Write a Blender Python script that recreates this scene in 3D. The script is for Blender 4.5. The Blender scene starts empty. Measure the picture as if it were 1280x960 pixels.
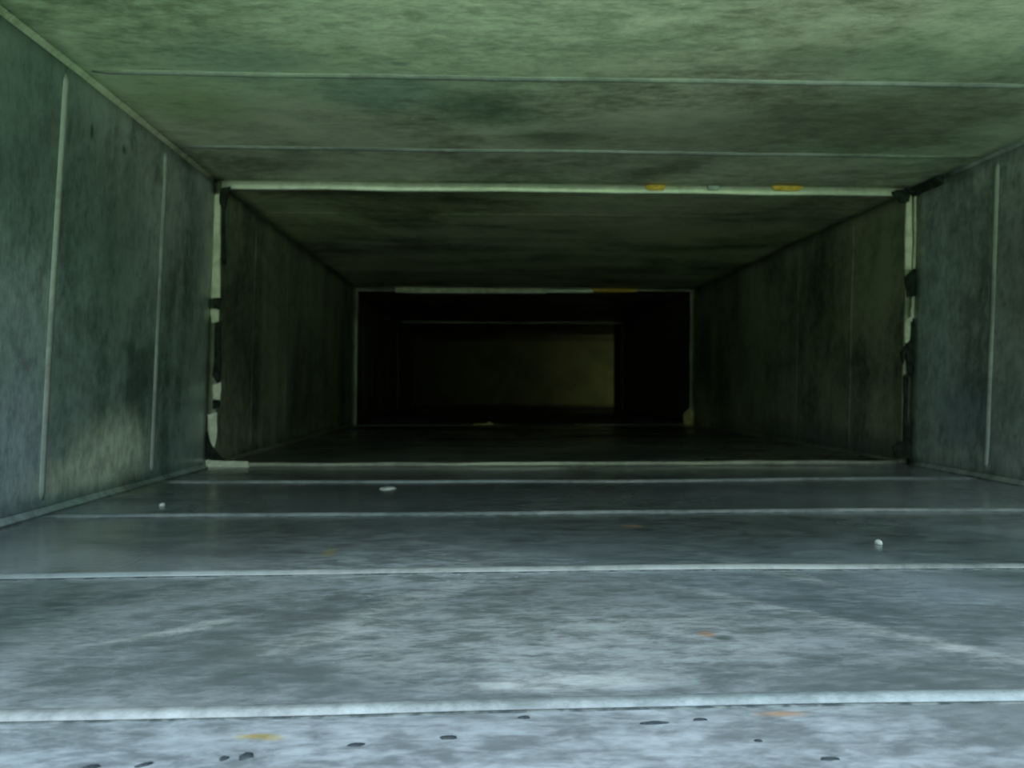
import bpy, bmesh, math, random
from mathutils import Vector, noise, Matrix
C = bpy.context.scene.collection
sc = bpy.context.scene
R = random.Random(7)

# ------------------------------------------------------------------ camera, sky, exposure
XL, XR, ZC = -.404, .649, .42           # duct: left wall, right wall, ceiling (floor is z = 0); it runs along +Y
CAMZ, FPX, YAW, PITCH = .118, 880.0, math.radians(2.22), math.radians(.2)
cd = bpy.data.cameras.new('camera'); cam = bpy.data.objects.new('camera', cd); C.objects.link(cam)
cam.location = (0, 0, CAMZ)
cam.rotation_euler = (math.pi/2+PITCH, 0, -YAW)
cd.sensor_width = 36; cd.lens = FPX/1280*36; cd.clip_start = .01
cd.dof.use_dof = True; cd.dof.focus_distance = .36; cd.dof.aperture_fstop = 14
sc.camera = cam

w = bpy.data.worlds.new('sky'); sc.world = w; w.use_nodes = True
nt = w.node_tree; nt.nodes.clear()
tc = nt.nodes.new('ShaderNodeTexCoord'); sx = nt.nodes.new('ShaderNodeSeparateXYZ')
cr = nt.nodes.new('ShaderNodeValToRGB'); bg = nt.nodes.new('ShaderNodeBackground'); wo = nt.nodes.new('ShaderNodeOutputWorld')
mr = nt.nodes.new('ShaderNodeMapRange'); mr.inputs[1].default_value = -1; mr.inputs[2].default_value = 1
nt.links.new(tc.outputs['Generated'], sx.inputs[0]); nt.links.new(sx.outputs[2], mr.inputs[0])
nt.links.new(mr.outputs[0], cr.inputs[0]); nt.links.new(cr.outputs[0], bg.inputs[0]); nt.links.new(bg.outputs[0], wo.inputs[0])
cr.color_ramp.elements[0].position = 0; cr.color_ramp.elements[0].color = (.54, .72, .47, 1)      # grass underfoot
cr.color_ramp.elements[1].position = 1; cr.color_ramp.elements[1].color = (.92, 1.06, 1.22, 1)     # overcast sky, brightest overhead
for p_, c_ in ((.40, (.33, .46, .29, 1)), (.49, (.13, .18, .10, 1)), (.56, (.13, .18, .12, 1)), (.62, (.40, .48, .52, 1)), (.78, (.70, .82, .93, 1))):
    e_ = cr.color_ramp.elements.new(p_); e_.color = c_                                              # far lawn, dark horizon band added to dim the deeper sheets, sky low down
bg.inputs[1].default_value = 3.6
vs = sc.view_settings
sc.display_settings.display_device = 'sRGB'
vs.view_transform = 'Standard'; vs.look = 'None'; vs.gamma = 1; vs.use_curve_mapping = False; vs.exposure = 0.9

# ------------------------------------------------------------------ helpers
Rm = cam.rotation_euler.to_matrix()
def ray(px, py): return (Rm @ Vector(((px-640)/FPX, (480-py)/FPX, -1))).normalized()
def at(px, py, plane, v=None):
    "point of the duct seen at that pixel: plane floor / ceiling / left / right, or y = v"
    d = ray(px, py); o = Vector((0, 0, CAMZ))
    if plane == 'floor': t = (0-o.z)/d.z
    elif plane == 'ceiling': t = (ZC-o.z)/d.z
    elif plane == 'left': t = (XL-o.x)/d.x
    elif plane == 'right': t = (XR-o.x)/d.x
    else: t = (v-o.y)/d.y
    return o+d*t
SIDES = {'floor': (XL, XR, lambda u, y, h: (u, y, h)),
         'ceiling': (XL, XR, lambda u, y, h: (u, y, ZC-h)),
         'left': (0, ZC, lambda u, y, h: (XL+h, y, u)),
         'right': (0, ZC, lambda u, y, h: (XR-h, y, u))}
SEED = {'floor': 3.1, 'ceiling': 17.7, 'left': 31.3, 'right': 47.9}
def dent(side, u, y):
    u0, u1, f = SIDES[side]
    e = min(1, (u-u0)/.05, (u1-u)/.05); e = max(0, e)
    n = noise.noise(Vector((u*3.1, y*3.7, SEED[side])))*.0022+noise.noise(Vector((u*9, y*11, SEED[side]+5)))*.0005
    return e*(n-.0006)
def new_mesh(name, verts, faces, mat, parent=None, smooth=True, recalc=True):
    me = bpy.data.meshes.new(name); me.from_pydata(verts, [], faces); me.update()
    if recalc:
        bm = bmesh.new(); bm.from_mesh(me); bmesh.ops.recalc_face_normals(bm, faces=bm.faces); bm.to_mesh(me); bm.free()
    for p in me.polygons: p.use_smooth = smooth
    me.materials.append(mat)
    o = bpy.data.objects.new(name, me); C.objects.link(o)
    if parent: o.parent = parent
    return o
def empty(name, **props):
    o = bpy.data.objects.new(name, None); C.objects.link(o); o.empty_display_size = .05
    for k, v in props.items(): o[k] = v
    return o
def tag(o, label, cat, group=None):
    o['label'] = label; o['category'] = cat
    if group: o['group'] = group
    return o

# ------------------------------------------------------------------ materials
class NB:
    def __init__(s, name):
        s.m = bpy.data.materials.new(name); s.m.use_nodes = True; s.t = s.m.node_tree; s.t.nodes.clear()
        s.out = s.t.nodes.new('ShaderNodeOutputMaterial'); s.b = s.t.nodes.new('ShaderNodeBsdfPrincipled')
        s.t.links.new(s.b.outputs[0], s.out.inputs[0])
        s.co = s.t.nodes.new('ShaderNodeTexCoord').outputs['Object']
    def n(s, typ, **kw):
        x = s.t.nodes.new(typ)
        for k, v in kw.items(): setattr(x, k, v)
        return x
    def put(s, sock, v):
        if hasattr(v, 'is_output'): s.t.links.new(v, sock)
        else: sock.default_value = v
    def mapping(s, scale=(1, 1, 1), loc=(0, 0, 0), rot=(0, 0, 0), typ='POINT', vec=None):
        m = s.n('ShaderNodeMapping', vector_type=typ); s.put(m.inputs[0], vec or s.co)
        m.inputs['Location'].default_value = loc; m.inputs['Rotation'].default_value = rot; m.inputs['Scale'].default_value = scale
        return m.outputs[0]
    def noise(s, scale, detail=4, rough=.55, dist=0, vec=None):
        x = s.n('ShaderNodeTexNoise'); s.put(x.inputs['Vector'], vec or s.co)
        x.inputs['Scale'].default_value = scale; x.inputs['Detail'].default_value = detail
        x.inputs['Roughness'].default_value = rough; x.inputs['Distortion'].default_value = dist
        return x
    def mrange(s, v, a, b, c, d, smooth=True):
        x = s.n('ShaderNodeMapRange'); 
        if smooth: x.interpolation_type = 'SMOOTHSTEP'
        s.put(x.inputs[0], v)
        for i, q in enumerate((a, b, c, d)): x.inputs[i+1].default_value = q
        return x.outputs[0]
    def math(s, op, a, b):
        x = s.n('ShaderNodeMath', operation=op); s.put(x.inputs[0], a); s.put(x.inputs[1], b); return x.outputs[0]
    def mix(s, f, a, b, mode='MIX'):
        x = s.n('ShaderNodeMix', data_type='RGBA', blend_type=mode)
        s.put(x.inputs[0], f); s.put(x.inputs[6], a); s.put(x.inputs[7], b); return x.outputs[2]

def galvanised(name, lo, hi, tint, patches=(), streak=(1, 1, 1), rough=(.28, .5), metallic=.55, seed=0.0, bump=.25, cloud=.5, fine=.22):
    """zinc coated sheet: cloudy blotches, small spangles, stretched wiping streaks; patches are stains, scuffs and painted shading fixed to the sheet:
    (centre, (rx, ry, rz), rotation, colour, strength, raggedness)"""
    k = NB(name)
    base = k.mapping(loc=(seed, seed*1.7, seed*.3))
    n1 = k.noise(4.2, 5, .6, .6, vec=base).outputs[0]
    n2 = k.noise(1.0, 5, .62, .8, vec=k.mapping(scale=streak, loc=(seed, 0, seed))).outputs[0]
    vo = k.n('ShaderNodeTexVoronoi'); k.put(vo.inputs['Vector'], base); vo.inputs['Scale'].default_value = 140
    spx = k.n('ShaderNodeSeparateColor'); k.put(spx.inputs[0], vo.outputs['Color']); sp = spx.outputs[0]
    v = k.math('ADD', k.math('MULTIPLY', n1, cloud), k.math('MULTIPLY', n2, 1-cloud))
    nf = k.noise(120, 4, .7, .3, vec=k.mapping(scale=(.5, 1.4, .5) if streak[1] > streak[2] else (1, 1, 1), loc=(seed, 0, 0))).outputs[0]
    v = k.math('ADD', v, k.math('MULTIPLY', k.math('SUBTRACT', nf, .5), fine))
    v = k.math('ADD', v, k.math('MULTIPLY', k.math('SUBTRACT', sp, .5), .025))
    n3 = k.noise(38, 5, .7, .4, vec=k.mapping(scale=(1, 1, 1) if streak[0] == streak[1] else (.7, 1.5, 1), loc=(0, seed, 0))).outputs[0]
    v = k.math('ADD', v, k.math('MULTIPLY', k.math('SUBTRACT', n3, .5), .30))
    f = k.mrange(v, .34, .64, 0, 1)
    col = k.mix(f, (*lo, 1), (*hi, 1))
    tn = k.mrange(k.noise(2.1, 3, .5, .3, vec=k.mapping(loc=(seed*2, 3, 1))).outputs[0], .42, .62, 0, .8)
    col = k.mix(tn, col, (*tint, 1), 'MULTIPLY')
    warp = k.noise(14, 4, .6, 0, vec=base)
    gn = k.mrange(k.math('ADD', k.math('MULTIPLY', nf, .5), k.math('MULTIPLY', n3, .5)), .38, .62, *((.5, 1.45) if streak[1] > streak[2] and metallic > .4 else (.72, 1.28)))
    gc = k.n('ShaderNodeCombineColor'); [k.put(gc.inputs[i_], gn) for i_ in range(3)]; grain = gc.outputs[0]
    for (c, r, rot, pc, st, rag) in patches:
        off = k.n('ShaderNodeVectorMath', operation='SUBTRACT'); k.put(off.inputs[0], warp.outputs['Color']); off.inputs[1].default_value = (.5, .5, .5)
        m = k.mapping(scale=r, loc=c, rot=rot, typ='TEXTURE')
        ad = k.n('ShaderNodeVectorMath', operation='MULTIPLY_ADD'); k.put(ad.inputs[0], off.outputs[0])
        ad.inputs[1].default_value = (rag,)*3; k.put(ad.inputs[2], m)
        ln = k.n('ShaderNodeVectorMath', operation='LENGTH'); k.put(ln.inputs[0], ad.outputs[0])
        fac = k.mrange(ln.outputs['Value'], 1.25, .25, 0, st)
        big = max(v_ for v_ in r if v_ < 1) > .015
        tex = k.mix(1.0 if big else .5, (*pc, 1), grain, 'MULTIPLY')
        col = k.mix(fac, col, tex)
    k.put(k.b.inputs['Base Color'], col)
    k.b.inputs['Metallic'].default_value = metallic
    k.put(k.b.inputs['Roughness'], k.mrange(n2, .35, .65, rough[1], rough[0]))
    bp = k.n('ShaderNodeBump'); bp.inputs['Strength'].default_value = bump; bp.inputs['Distance'].default_value = .002
    h = k.math('ADD', k.noise(60, 4, .6, vec=k.mapping(scale=streak, loc=(0, seed, 0))).outputs[0], k.math('MULTIPLY', k.noise(110, 3, .6).outputs[0], .6))
    k.put(bp.inputs['Height'], h); k.put(k.b.inputs['Normal'], bp.outputs[0])
    return k.m
def plain(name, c1, c2, rough=.6, metallic=0, scale=40, bump=.3):
    k = NB(name); k.b.inputs['Specular IOR Level'].default_value = .12
    f = k.mrange(k.noise(scale, 5, .6, .5).outputs[0], .38, .62, 0, 1)
    k.put(k.b.inputs['Base Color'], k.mix(f, (*c1, 1), (*c2, 1)))
    k.b.inputs['Roughness'].default_value = rough; k.b.inputs['Metallic'].default_value = metallic
    bp = k.n('ShaderNodeBump'); bp.inputs['Strength'].default_value = bump; bp.inputs['Distance'].default_value = .001
    k.put(bp.inputs['Height'], k.noise(scale*4, 3, .6).outputs[0]); k.put(k.b.inputs['Normal'], bp.outputs[0])
    return k.m

def patch(px, py, side, ru, ry, colr, st=.6, rag=.8, ang=0):
    "an elliptical patch of colour of the given radii (metres across the duct, along the duct)"
    c = at(px, py, side)
    if side in ('floor', 'ceiling'): return (tuple(c), (ru, ry, 1), (0, 0, math.radians(ang)), colr, st, rag)
    return (tuple(c), (1, ry, ru), (math.radians(ang), 0, 0), colr, st, rag)
PALE, DARK, YEL, RUST = (.62, .67, .66), (.07, .10, .085), (.45, .36, .12), (.42, .26, .15)
floor_p = [
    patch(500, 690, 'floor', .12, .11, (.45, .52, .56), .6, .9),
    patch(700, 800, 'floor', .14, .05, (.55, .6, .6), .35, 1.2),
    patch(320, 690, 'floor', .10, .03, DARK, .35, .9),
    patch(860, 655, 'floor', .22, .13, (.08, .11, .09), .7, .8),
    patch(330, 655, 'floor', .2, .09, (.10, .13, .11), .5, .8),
    patch(600, 615, 'floor', .5, .16, (.06, .075, .065), .6, .8),  # broad dark band before the joint, light falloff painted in
    patch(330, 590, 'floor', .18, .05, (.08, .10, .08), .4, .8),
    patch(240, 780, 'floor', .035, .006, PALE, .32, .7, 35),
    patch(190, 790, 'floor', .03, .004, PALE, .3, .7, 25),
    patch(510, 750, 'floor', .012, .09, PALE, .26, .5, -42),
    patch(420, 790, 'floor', .009, .06, PALE, .26, .5, -50),
    patch(1040, 775, 'floor', .010, .12, PALE, .26, .5, 45),
    patch(975, 715, 'floor', .012, .06, PALE, .24, .5, 35),
    patch(150, 610, 'floor', .07, .09, (.45, .54, .40), .7, .9), patch(20, 760, 'floor', .07, .11, (.09, .12, .115), .75, .8), patch(1270, 700, 'floor', .09, .12, (.10, .13, .125), .6, .8),
    patch(640, 930, 'floor', .25, .05, (.52, .58, .64), .45, 1.0), patch(640, 640, 'floor', .6, .10, (.09, .12, .11), .4, .9), patch(640, 598, 'floor', .6, .14, (.05, .07, .062), .75, .6), patch(560, 668, 'floor', .7, .10, (.09, .115, .105), .45, .9),  # near floor lightened, floor before the joint darkened: light falloff put into colour
    patch(320, 915, 'floor', .008, .0022, YEL, .8, .7), patch(340, 918, 'floor', .005, .002, YEL, .6, .7),
    patch(392, 712, 'floor', .006, .006, YEL, .8, .7), patch(412, 690, 'floor', .006, .014, YEL, .5, .7),
    patch(975, 891, 'floor', .011, .0028, RUST, .7, .7), patch(883, 792, 'floor', .005, .005, RUST, .8, .7),
    patch(790, 658, 'floor', .012, .010, RUST, .45, .7), patch(905, 796, 'floor', .006, .004, DARK, .7, .7),
    patch(955, 786, 'floor', .014, .005, DARK, .55, .7), patch(300, 838, 'floor', .010, .002, DARK, .5, .7),
    patch(1190, 808, 'floor', .010, .007, PALE, .4, .8), patch(700, 850, 'floor', .05, .01, PALE, .4, 1.2),
]
ceil_p = [
    patch(600, 135, 'ceiling', .07, .05, (.07, .12, .085), .6, .9), patch(700, 172, 'ceiling', .08, .02, (.05, .10, .05), .7, .8),
    patch(300, 75, 'ceiling', .09, .05, (.16, .25, .21), .55, .9), patch(480, 115, 'ceiling', .07, .06, (.16, .26, .25), .5, .9),
    patch(500, 80, 'ceiling', .012, .006, (.06, .09, .12), .7, .7), patch(240, 130, 'ceiling', .08, .08, (.26, .36, .18), .6, .7),
    patch(1100, 150, 'ceiling', .22, .12, (.18, .19, .14), .75, .8), patch(850, 175, 'ceiling', .25, .10, (.22, .24, .18), .5, .8),
    patch(1090, 75, 'ceiling', .12, .04, (.14, .21, .14), .5, .9), patch(350, 140, 'ceiling', .012, .11, (.40, .50, .38), .5, .4, -40),
    patch(720, 60, 'ceiling', .12, .01, DARK, .4, .9), patch(620, 35, 'ceiling', .3, .08, (.50, .60, .45), .5, 1.0),
]
left_p = [
    patch(15, 150, 'left', .13, .12, (.10, .15, .14), .75, .6), patch(110, 250, 'left', .1, .08, (.11, .16, .145), .5, .8), patch(12, 600, 'left', .09, .07, (.30, .36, .42), .6, .9), patch(110, 590, 'left', .022, .10, (.55, .62, .50), .75, .8),  # first patch darkens the upper mouth end in colour to offset direct light
    patch(140, 187, 'left', .006, .006, (.02, .035, .03), .9, .4), patch(98, 165, 'left', .010, .004, (.02, .035, .03), .9, .4),
    patch(70, 165, 'left', .02, .004, (.05, .08, .07), .6, .4),
    patch(30, 400, 'left', .10, .06, (.36, .43, .47), .5, 1.0), patch(150, 560, 'left', .05, .09, (.58, .66, .52), .95, .8),
    patch(30, 540, 'left', .06, .05, (.36, .43, .50), .5, 1.0),
    patch(170, 480, 'left', .08, .012, (.07, .11, .09), .5, .7, 25), patch(140, 300, 'left', .14, .06, (.13, .19, .16), .4, .9),
]
right_p = [
    patch(1170, 400, 'right', .16, .06, (.32, .41, .44), .65, .9), patch(1200, 520, 'right', .05, .06, (.12, .18, .22), .6, .9),
    patch(1265, 330, 'right', .12, .04, (.14, .14, .13), .5, .9), patch(1262, 500, 'right', .06, .03, (.10, .16, .13), .5, .9),
]
GR, LO, HI = (.78, 1.0, .80), (.085, .115, .105), (.40, .45, .44)
M = {
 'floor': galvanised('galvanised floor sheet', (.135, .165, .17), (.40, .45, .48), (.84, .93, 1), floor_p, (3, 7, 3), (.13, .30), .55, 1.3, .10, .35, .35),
 'ceiling': galvanised('galvanised ceiling sheet', (.13, .15, .105), (.60, .63, .50), (.80, 1, .88), ceil_p, (2, 6, 2), (.35, .6), .3, 5.1),
 'left': galvanised('galvanised left sheet', LO, HI, (.74, .92, .88), left_p, (3, 8, 1.5), (.35, .55), .4, 9.4),
 'right': galvanised('galvanised right sheet', LO, HI, (.86, .95, .84), right_p, (3, 8, 1.5), (.35, .55), .4, 13.2),
 'edge': galvanised('worn bright zinc edge', (.40, .44, .38), (.66, .70, .62), (.95, 1, .9), (), (4, 4, 4), (.35, .5), .35, 2.2),
 'dull': galvanised('dull joint edge', (.10, .11, .085), (.26, .28, .22), (.95, 1, .86), (), (4, 4, 4), (.45, .6), .3, 2.9),  # darker, flatter tone than the edge metal
 'gasket': plain('black joint gasket', (.010, .014, .010), (.022, .028, .022), .8),
 'dark_gap': plain('dark gap piece', (.006, .010, .007), (.02, .03, .024), .75, 0, 90, .8),  # dark solid pieces standing in for open gaps at the joint
 'sealant': plain('pale dried sealant', (.42, .46, .36), (.60, .62, .50), .6, 0, 60, .6),
 'yellow': plain('ochre sealant', (.42, .28, .04), (.62, .45, .10), .5, 0, 200, .6),
 'old sealant': plain('yellowed sealant', (.26, .24, .09), (.42, .40, .20), .6, 0, 60, .5),
 'dark strip': plain('dark ridge-foot strip', (.03, .04, .042), (.10, .12, .12), .9, 0, 120),  # dark tone for the strips at the ridge feet
 'flake': plain('dark dust flake', (.012, .018, .022), (.04, .05, .055), .8, 0, 300),
 'back shade': plain('shade-darkened back sheet', (.060, .065, .038), (.085, .09, .052), .8, 0, 5),  # back wall colour darkened to stand in for shade in the bend
 'crumb': plain('white crumb', (.28, .32, .30), (.42, .45, .42), .7, 0, 300),
}

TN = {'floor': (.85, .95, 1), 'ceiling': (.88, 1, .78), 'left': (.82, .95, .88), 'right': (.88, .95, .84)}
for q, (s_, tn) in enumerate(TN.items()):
    # ridge crests, darker in tone; and second and third section sheets, depth shade in their colour
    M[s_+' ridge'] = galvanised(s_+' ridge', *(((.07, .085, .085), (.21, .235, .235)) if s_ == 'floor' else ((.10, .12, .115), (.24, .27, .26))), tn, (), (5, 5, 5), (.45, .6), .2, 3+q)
    M[s_+' grimy'] = galvanised('grimy '+s_+' sheet', *(((.03, .035, .03), (.16, .17, .14)) if s_ == 'floor' else (((.085, .095, .065), (.50, .53, .37)) if s_ == 'ceiling' else ((.05, .06, .045), (.30, .33, .235)))), tn, ([patch(1040, 550, 'right', .03, .5, (.10, .115, .11), .8, .5)] if s_ == 'right' else []), (2, 5, 1.2) if s_ in ('left', 'right') else (2, 7, 2), (.18, .4) if s_ == 'floor' else (.4, .65), .35, 20+q)  # second section: depth shade put into the sheet colour
    M[s_+' filthy'] = galvanised('filthy '+s_+' sheet', (.035, .034, .027), (.10, .095, .075), tn, (), (3, 6, 2), (.4, .6), .2, 30+q)  # third section: depth shade put into the sheet colour
# ------------------------------------------------------------------ the duct
J = [.17, 1.055, 2.168, 3.285]           # joints between the sections
GAP = .005
SETTING = {s: empty({'floor': 'floor', 'ceiling': 'ceiling', 'left': 'wall_left', 'right': 'wall_right'}[s], kind='structure') for s in SIDES}

def sheet(side, y0, y1, root, mat, step=.02):
    u0, u1, f = SIDES[side]
    nu, ny = max(8, int((u1-u0)/step)), max(6, int((y1-y0)/step))
    V, F = [], []
    for i in range(ny+1):
        y = y0+(y1-y0)*i/ny
        for j in range(nu+1):
            u = u0+(u1-u0)*j/nu
            V.append(f(u, y, dent(side, u, y)))
    n = len(V)
    for i in range(ny+1):
        y = y0+(y1-y0)*i/ny
        for j in range(nu+1):
            V.append(f(u0+(u1-u0)*j/nu, y, -.004))
    g = lambda i, j: i*(nu+1)+j
    for i in range(ny):
        for j in range(nu):
            F.append((g(i, j), g(i, j+1), g(i+1, j+1), g(i+1, j)))
            F.append((n+g(i, j), n+g(i+1, j), n+g(i+1, j+1), n+g(i, j+1)))
    for i in range(ny):
        for j in (0, nu): F.append((g(i, j), g(i+1, j), n+g(i+1, j), n+g(i, j)))
    for j in range(nu):
        for i in (0, ny): F.append((g(i, j), g(i, j+1), n+g(i, j+1), n+g(i, j)))
    return new_mesh('sheet_panel', V, F, mat, root)

def bead(side, y, root, hh=.0036, bow=0.0, m0=.012, m1=.012, seed=0, mat=None):
    "a pressed stiffening ridge that runs across one sheet and tapers out at both ends"
    u0, u1, f = SIDES[side]; u0 += m0; u1 -= m1
    prof = [(-.0048, -.0006), (-.0036, .0010), (-.0024, .0030), (-.0008, .0036), (.0012, .0034), (.0028, .0020), (.0044, .0006), (.006, -.0006)]
    N = 60; V, F = [], []
    for i in range(N+1):
        t = i/N; u = u0+(u1-u0)*t
        e = min(1, t*N/.8, (1-t)*N/.8); e = .3+.7*e**.5
        yy = y+bow*(1-(2*t-1)**2)+noise.noise(Vector((u*6, y*3, seed)))*.0012
        for a, b in prof: V.append(f(u, yy+a*(.4+.6*e), dent(side, u, yy)+(b*hh/.0036*e if b > 0 else b)))
    k = len(prof)
    for i in range(N):
        for j in range(k): F.append((i*k+j, i*k+(j+1) % k, (i+1)*k+(j+1) % k, (i+1)*k+j))
    F.append(tuple(range(k))); F.append(tuple(N*k+j for j in range(k)))
    return new_mesh('stiffening_bead', V, F, mat or M[side+' ridge'], root)

RIBS = {'floor': (.262, .452, .653, .882), 'ceiling': (.27, .48, .689, .902), 'left': (.26, .46, .669, .880), 'right': (.26, .47, .68, .883)}
FAR = {'floor': (.18,), 'ceiling': (.185,), 'left': (.19, .39), 'right': (.175, .39)}
for side, root in SETTING.items():
    for k, (a, b) in enumerate(zip(J[:-1], J[1:])):
        p = sheet(side, a+(GAP if k else 0), b-GAP, root, M[side+('', ' grimy', ' filthy')[k]])  # grimy and filthy: sheets with depth shade in their colour
        for y in (RIBS[side] if k == 0 else [a+q for q in FAR[side]]):
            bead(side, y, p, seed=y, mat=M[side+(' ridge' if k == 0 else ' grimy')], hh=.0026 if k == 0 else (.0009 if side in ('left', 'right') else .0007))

def dark_line(y, root):
    "fine dark strip along the near foot of a floor ridge"
    N = 60; V, F = [], []; u0, u1 = XL+.015, XR-.015
    for i in range(N+1):
        u = u0+(u1-u0)*i/N; yy = y+noise.noise(Vector((u*6, y*3, y)))*.0012-.0046; w_ = .0013+.0009*noise.noise(Vector((u*13, y, 5)))
        d = dent('floor', u, yy)
        V += [(u, yy, d-.0005), (u, yy, d+.0005), (u, yy-w_, d+.0003), (u, yy-w_, d-.0005)]
    for i in range(N):
        for j in range(4): F.append((i*4+j, i*4+(j+1) % 4, (i+1)*4+(j+1) % 4, (i+1)*4+j))
    F += [(0, 1, 2, 3), tuple(N*4+j for j in range(4))]
    return new_mesh('dark_line', V, F, M['dark strip'], root)
fp = SETTING['floor'].children[0]
for y in RIBS['floor'][:3]: dark_line(y, fp)

# the bend to the right beyond the third joint
def box(name, lo, hi, mat, parent=None, bev=0):
    bm = bmesh.new(); bmesh.ops.create_cube(bm, size=1)
    for v in bm.verts: v.co = Vector([lo[i]+(v.co[i]+.5)*(hi[i]-lo[i]) for i in range(3)])
    if bev: bmesh.ops.bevel(bm, geom=bm.edges[:], offset=bev, segments=2, affect='EDGES')
    me = bpy.data.meshes.new(name); bm.to_mesh(me); bm.free(); me.materials.append(mat)
    o = bpy.data.objects.new(name, me); C.objects.link(o)
    if parent: o.parent = parent
    return o
YB, YT, XB = 4.62, 3.52, 2.3
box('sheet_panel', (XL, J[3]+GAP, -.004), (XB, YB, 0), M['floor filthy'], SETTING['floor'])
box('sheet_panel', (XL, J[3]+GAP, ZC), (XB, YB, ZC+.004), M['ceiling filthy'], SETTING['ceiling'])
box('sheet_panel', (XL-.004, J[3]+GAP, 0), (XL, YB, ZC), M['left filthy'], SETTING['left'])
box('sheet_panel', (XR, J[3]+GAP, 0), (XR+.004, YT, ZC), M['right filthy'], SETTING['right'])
bk = empty('wall_back', kind='structure')
pb = box('sheet_panel', (XL, YB, 0), (XB, YB+.004, ZC), M['back shade'], bk)
box('stiffening_bead', (XL+.02, YB-.004, .205), (XB, YB, .213), M['back shade'], pb)
br = empty('wall_branch', kind='structure')
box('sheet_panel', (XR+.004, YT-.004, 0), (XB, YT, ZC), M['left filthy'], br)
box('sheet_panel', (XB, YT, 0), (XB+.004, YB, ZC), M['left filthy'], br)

# corner seams (folded lock seams that run along the duct)
def seam(name, x, z, sxx, szz, y0, y1, wd, mat):
    "a rounded fold running along the duct in a corner; sxx, szz point into the duct"
    prof = [(0, 0), (wd, 0), (wd*.95, wd*.25), (wd*.45, wd*.45), (wd*.25, wd*.95), (0, wd)]
    N = 40; V, F = [], []
    for i in range(N+1):
        y = y0+(y1-y0)*i/N; q = 1+.22*noise.noise(Vector((y*7, x, z)))
        for a, b in prof: V.append((x+sxx*a*q, y, z+szz*b*q))
    k = len(prof)
    for i in range(N):
        for j in range(k): F.append((i*k+j, i*k+(j+1) % k, (i+1)*k+(j+1) % k, (i+1)*k+j))
    F.append(tuple(range(k))); F.append(tuple(N*k+j for j in range(k)))
    o = new_mesh(name, V, F, mat); o['kind'] = 'structure'; return o
seam('trim_1', XL, ZC, 1, -1, J[0], 1.03, .005, M['ceiling'])
seam('trim_2', XR, ZC, -1, -1, J[0], .97, .004, M['right'])
seam('trim_3', XL, 0, 1, 1, J[0], 1.04, .006, M['left'])
seam('trim_4', XR, 0, -1, 1, J[0], 1.04, .005, M['right'])
seam('trim_5', XL, 0, 1, 1, J[1]+.01, 2.15, .005, M['dull'])
seam('trim_6', XR, 0, -1, 1, J[1]+.01, 2.15, .005, M['right grimy'])

# ------------------------------------------------------------------ joints
def ragged(name, pts, yc, th, mat, parent, jit=.0008, sub=3):
    "a torn flat scrap in the plane across the duct: outline from its corners, uneven edge, real thickness"
    P = []
    n = len(pts)
    for i in range(n):
        a, b = pts[i], pts[(i+1) % n]
        for s in range(sub):
            t = s/sub; P.append((a[0]+(b[0]-a[0])*t+R.uniform(-jit, jit), a[1]+(b[1]-a[1])*t+R.uniform(-jit, jit)))
    m = len(P)
    V = [(x, yc-th/2+R.uniform(-.0004, .0004), z) for x, z in P]+[(x, yc+th/2, z) for x, z in P]
    F = [tuple(range(m)), tuple(range(2*m-1, m-1, -1))]+[(i, (i+1) % m, m+(i+1) % m, m+i) for i in range(m)]
    return new_mesh(name, V, F, mat, parent, smooth=False)
def pix(pl, y): return [(lambda q: (q.x, q.z))(at(a, b, 'y', y)) for a, b in pl]
def lip(name, side, yc, hgt, mat, parent, a=0.0, b=1.0, dep=.006, wob=.0012):
    "turned-in sheet edge of the joint on one side, from share a to share b of its length"
    u0, u1, f = SIDES[side]; N = 60; V, F = [], []
    prof = [(-dep/2, -.003), (-dep/2, hgt*.8), (-dep*.3, hgt), (dep*.3, hgt), (dep/2, hgt*.8), (dep/2, -.003)]
    for i in range(N+1):
        u = u0+(u1-u0)*(a+(b-a)*i/N); q = noise.noise(Vector((u*11, yc, SEED[side])))*wob
        for p, h in prof: V.append(f(u, yc+p+q*.6, h+(q if h > 0 else 0)))
    k = len(prof)
    for i in range(N):
        for j in range(k): F.append((i*k+j, i*k+(j+1) % k, (i+1)*k+(j+1) % k, (i+1)*k+j))
    F.append(tuple(range(k))); F.append(tuple(N*k+j for j in range(k)))
    return new_mesh(name, V, F, mat, parent)
def collar(y, parent):
    a, b = y-.02, y+.02; o, i = .02, .0045
    V, F = [], []
    for yy in (a, b):
        for q in (i, o):
            V += [(XL-q, yy, -q), (XR+q, yy, -q), (XR+q, yy, ZC+q), (XL-q, yy, ZC+q)]
    for s in range(4):
        t = (s+1) % 4
        F += [(s, t, 4+t, 4+s), (8+s, 12+s, 12+t, 8+t), (s, 8+s, 8+t, t), (4+s, 4+t, 12+t, 12+s)]
    return new_mesh('gasket', V, F, M['gasket'], parent, smooth=False)

j1 = empty('duct_joint', label='nearest duct joint with pale turned lips and dark ragged gaps down both sides', category='joint'); 
Y1 = J[1]
collar(Y1, j1)
lip('top_lip', 'ceiling', Y1, .0105, M['edge'], j1, .008, .985)
lip('bottom_lip', 'floor', Y1, .005, M['dull'], j1, 0, .985)
lip('side_lip', 'left', Y1, .009, M['left grimy'], j1, .02, .97)
lip('side_lip', 'right', Y1, .010, M['right grimy'], j1, .02, .97)
YF = Y1-.006
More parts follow.
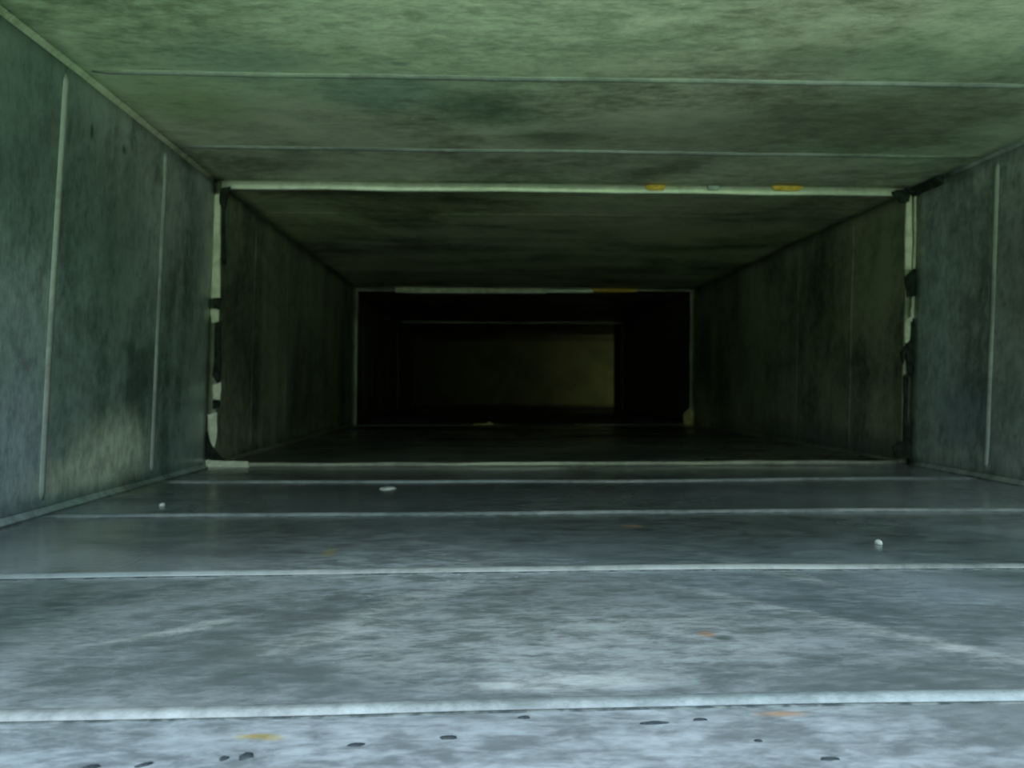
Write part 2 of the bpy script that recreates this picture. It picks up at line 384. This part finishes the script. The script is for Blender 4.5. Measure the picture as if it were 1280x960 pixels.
# pale sealant left
left_shift = lambda pl: [(a_+4, b_) for a_, b_ in pl]
for pl in ([(259, 245), (273, 242), (272, 300), (271, 374), (260, 372), (261, 300)], [(259, 387), (270, 385), (269, 402), (261, 405)],
           [(262, 482), (272, 478), (272, 500), (263, 498)], [(256, 518), (268, 515), (267, 548), (263, 562), (258, 546)]):
    ragged('sealant_strip', pix(left_shift(pl), YF), YF, .003, M['sealant'], j1)
for pl in ([(273, 236), (284, 233), (281, 244), (277, 262), (278, 330), (274, 332), (273, 262), (270, 250)], [(262, 373), (272, 372), (271, 387), (264, 386)],
           [(265, 404), (272, 402), (272, 474), (268, 480), (262, 470), (264, 430)], [(262, 500), (270, 500), (270, 510), (262, 511)],
           [(253, 538), (259, 552), (267, 566), (278, 576), (258, 577), (255, 562)]):
    ragged('joint_gap_or_scrap', pix(left_shift(pl), YF-.002), YF-.002, .004, M['dark_gap'], j1)
for pl in ([(1133, 250), (1139, 244), (1140, 300), (1138, 338), (1131, 336), (1131, 290)], [(1143, 246), (1151, 248), (1152, 290), (1150, 333), (1142, 336), (1143, 300)],
           [(1141, 372), (1151, 365), (1148, 395), (1138, 398)], [(1131, 400), (1139, 396), (1139, 430), (1131, 428)]):
    ragged('sealant_strip', pix(pl, YF), YF, .003, M['sealant'], j1)
for pl in ([(1114, 240), (1130, 236), (1137, 243), (1136, 252), (1126, 254)], [(1131, 236), (1146, 229), (1170, 224), (1160, 234), (1148, 240), (1138, 242)],
           [(1142, 337), (1151, 332), (1150, 348), (1144, 352), (1141, 370), (1134, 372), (1131, 345)],
           [(1138, 402), (1145, 410), (1144, 455), (1138, 470), (1134, 462), (1132, 440), (1128, 455), (1126, 440), (1137, 425)],
           [(1130, 470), (1135, 466), (1134, 520), (1137, 552), (1129, 552), (1130, 515)],
           [(1116, 558), (1130, 551), (1140, 556), (1156, 571), (1140, 573), (1118, 570)]):
    ragged('joint_gap_or_scrap', pix(pl, YF-.002), YF-.002, .004, M['dark_gap'], j1)
for pl in ([(806, 234), (812, 229), (824, 228), (832, 232), (830, 238), (812, 238)], [(964, 233), (975, 229), (995, 229), (1005, 235), (996, 239), (968, 238)]):
    o = ragged('sealant_dab', pix(pl, YF-.001), YF-.001, .003, M['yellow'], j1, .0003); o['label'] = 'ochre sealant dab'
ragged('joint_gap_or_scrap', pix([(884, 231), (892, 229), (902, 233), (898, 238), (886, 238)], YF-.001), YF-.001, .002, M['left'], j1, .0004)
cm = seam('corner_gap_piece', XR, ZC, -1, -1, .985, 1.052, .012, M['dark_gap']); del cm['kind']; cm.parent = j1; cm['label'] = 'black piece standing in for the upper corner gap'
o = ragged('sealant_dab', pix([(250, 574), (310, 577), (312, 587), (280, 588), (250, 587)], YF-.002), YF-.002, .004, M['sealant'], j1, .0005)

j2 = empty('duct_joint', label='second duct joint framing the dark interior, thin pale lip along its top', category='joint')
Y2 = J[2]; collar(Y2, j2)
for a_, b_, h_, m_, lb in ((.0, .12, .012, 'dull', None), (.121, .56, .015, 'sealant', 'clean bright length of the lip'), (.561, .70, .012, 'edge', None), (.701, .83, .009, 'yellow', 'ochre sealant on the lip'), (.831, .99, .007, 'dull', None)):
    o = lip('top_lip', 'ceiling', Y2, h_, M[m_], j2, a_, b_)
    if lb: o['label'] = lb
lip('side_lip', 'left', Y2, .015, M['dull'], j2, .0, 1)
lip('side_lip', 'right', Y2, .013, M['dull'], j2, .0, 1)
lip('bottom_lip', 'floor', Y2, .001, M['dull'], j2, 0, 1)
YG = Y2-.006
for pl in ([(855, 516), (862, 510), (869, 516), (867, 530), (861, 535), (854, 528)], [(592, 530), (608, 529), (611, 526), (617, 530), (612, 534), (592, 532)]):
    ragged('sealant_dab', pix(pl, YG), YG, .006, M['old sealant'], j2, .001)
j3 = empty('duct_joint', label='farthest duct joint, a faint line across the ceiling deep in the dark', category='joint')
collar(J[3], j3)
lip('top_lip', 'ceiling', J[3], .008, M['dull'], j3, 0, 1)
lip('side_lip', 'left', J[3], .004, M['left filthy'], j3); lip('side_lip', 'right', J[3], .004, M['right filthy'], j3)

# ------------------------------------------------------------------ loose bits on the floor
def flake(name, px, py, L, W, H, ang, mat, label, cat, group=None, side='floor'):
    c = at(px, py, side); n = 11; V, F = [], []
    L *= 1.1; W *= 1.25
    rr = [R.uniform(.75, 1.15) for _ in range(n)]
    base = dent(side, c.x, c.y)
    for lv, (sc_, h) in enumerate(((1, 0), (.92, .6), (.5, 1))):
        for i in range(n):
            a = 2*math.pi*i/n; x = math.cos(a)*L/2*rr[i]*sc_; y = math.sin(a)*W/2*rr[i]*sc_
            V.append((x*math.cos(ang)-y*math.sin(ang), x*math.sin(ang)+y*math.cos(ang), h*H))
    for lv in range(2):
        for i in range(n): F.append((lv*n+i, lv*n+(i+1) % n, (lv+1)*n+(i+1) % n, (lv+1)*n+i))
    F.append(tuple(range(n))); F.append(tuple(2*n+i for i in range(n)))
    o = new_mesh(name, V, F, mat); o.location = (c.x, c.y, base)
    return tag(o, label, cat, group)
G = 'dark flakes on the near floor'
for (px, py, L, W, ang, lab) in (
    (80, 958, .004, .0016, .2, 'dark grit flake cut by the bottom edge, leftmost on the near floor'),
    (113, 953, .0062, .0026, .5, 'larger dark flake near the bottom left corner of the near floor'),
    (180, 950, .0048, .0020, .5, 'dark flake right of the larger flake at the bottom left'),
    (280, 943, .0032, .0024, .4, 'small dark flake just left of the slanting pointed flake'),
    (308, 940, .0050, .0040, .8, 'slanting dark pointed flake below the yellow stain on the near floor'),
    (445, 928, .0058, .0022, 0, 'faint grey flake between the slanting flake and the oval dark one'),
    (560, 920, .0060, .0022, 0, 'oval dark flake standing out alone at the lower middle'),
    (655, 895, .0042, .0016, 0, 'small dark flake just below the nearest floor ridge, middle'),
    (818, 902, .0100, .0018, 0, 'long thin dark flake below the nearest floor ridge'),
    (875, 898, .0050, .0012, 0, 'thin short flake between the long dark flake and the rust stain'),
    (948, 925, .003, .001, 0, 'tiny dark fleck low on the floor below the rust stain'),
    (1037, 948, .006, .0016, 0, 'dark fleck near the bottom edge, rightmost on the floor')):
    flake('dust_flake', px, py, L, W, .0006, ang, M['flake'], lab, 'debris', G)
flake('paint_chip', 485, 610, .020, .022, .0018, 0, M['crumb'], 'pale chip lying on the dark floor just before the nearest joint', 'debris')
flake('crumb', 1098, 679, .005, .005, .003, 0, M['crumb'], 'small white crumb on the floor near the right wall', 'debris')
flake('crumb', 203, 632, .005, .006, .003, 0, M['crumb'], 'tiny white crumb on the floor near the left wall', 'debris')

# the weak light round the bend
ld = bpy.data.lights.new('branch_light', 'AREA'); ld.energy = .30; ld.color = (.88, 1, .5); ld.size = .12
lo = bpy.data.objects.new('branch_light', ld); C.objects.link(lo); lo.location = (.98, 4.12, .14); lo.rotation_euler = (math.radians(90), 0, math.radians(22))

# the duct is slightly racked: its sides lean to the right, less so deeper in
seen = set()
for o in list(C.objects):
    if o.type != 'MESH' or o.get('category') or o.name.split('.')[0] in ('sealant_strip', 'sealant_dab', 'joint_gap_or_scrap'): continue
    if o.data.name in seen: continue
    seen.add(o.data.name)
    for v in o.data.vertices:
        y_ = v.co.y
        k = .055 if y_ < .7 else (.055-.027*(y_-.7)/.355 if y_ < J[1] else max(0, .028-.018*(y_-J[1])/1.11))
        v.co.x += k*(v.co.z-CAMZ)
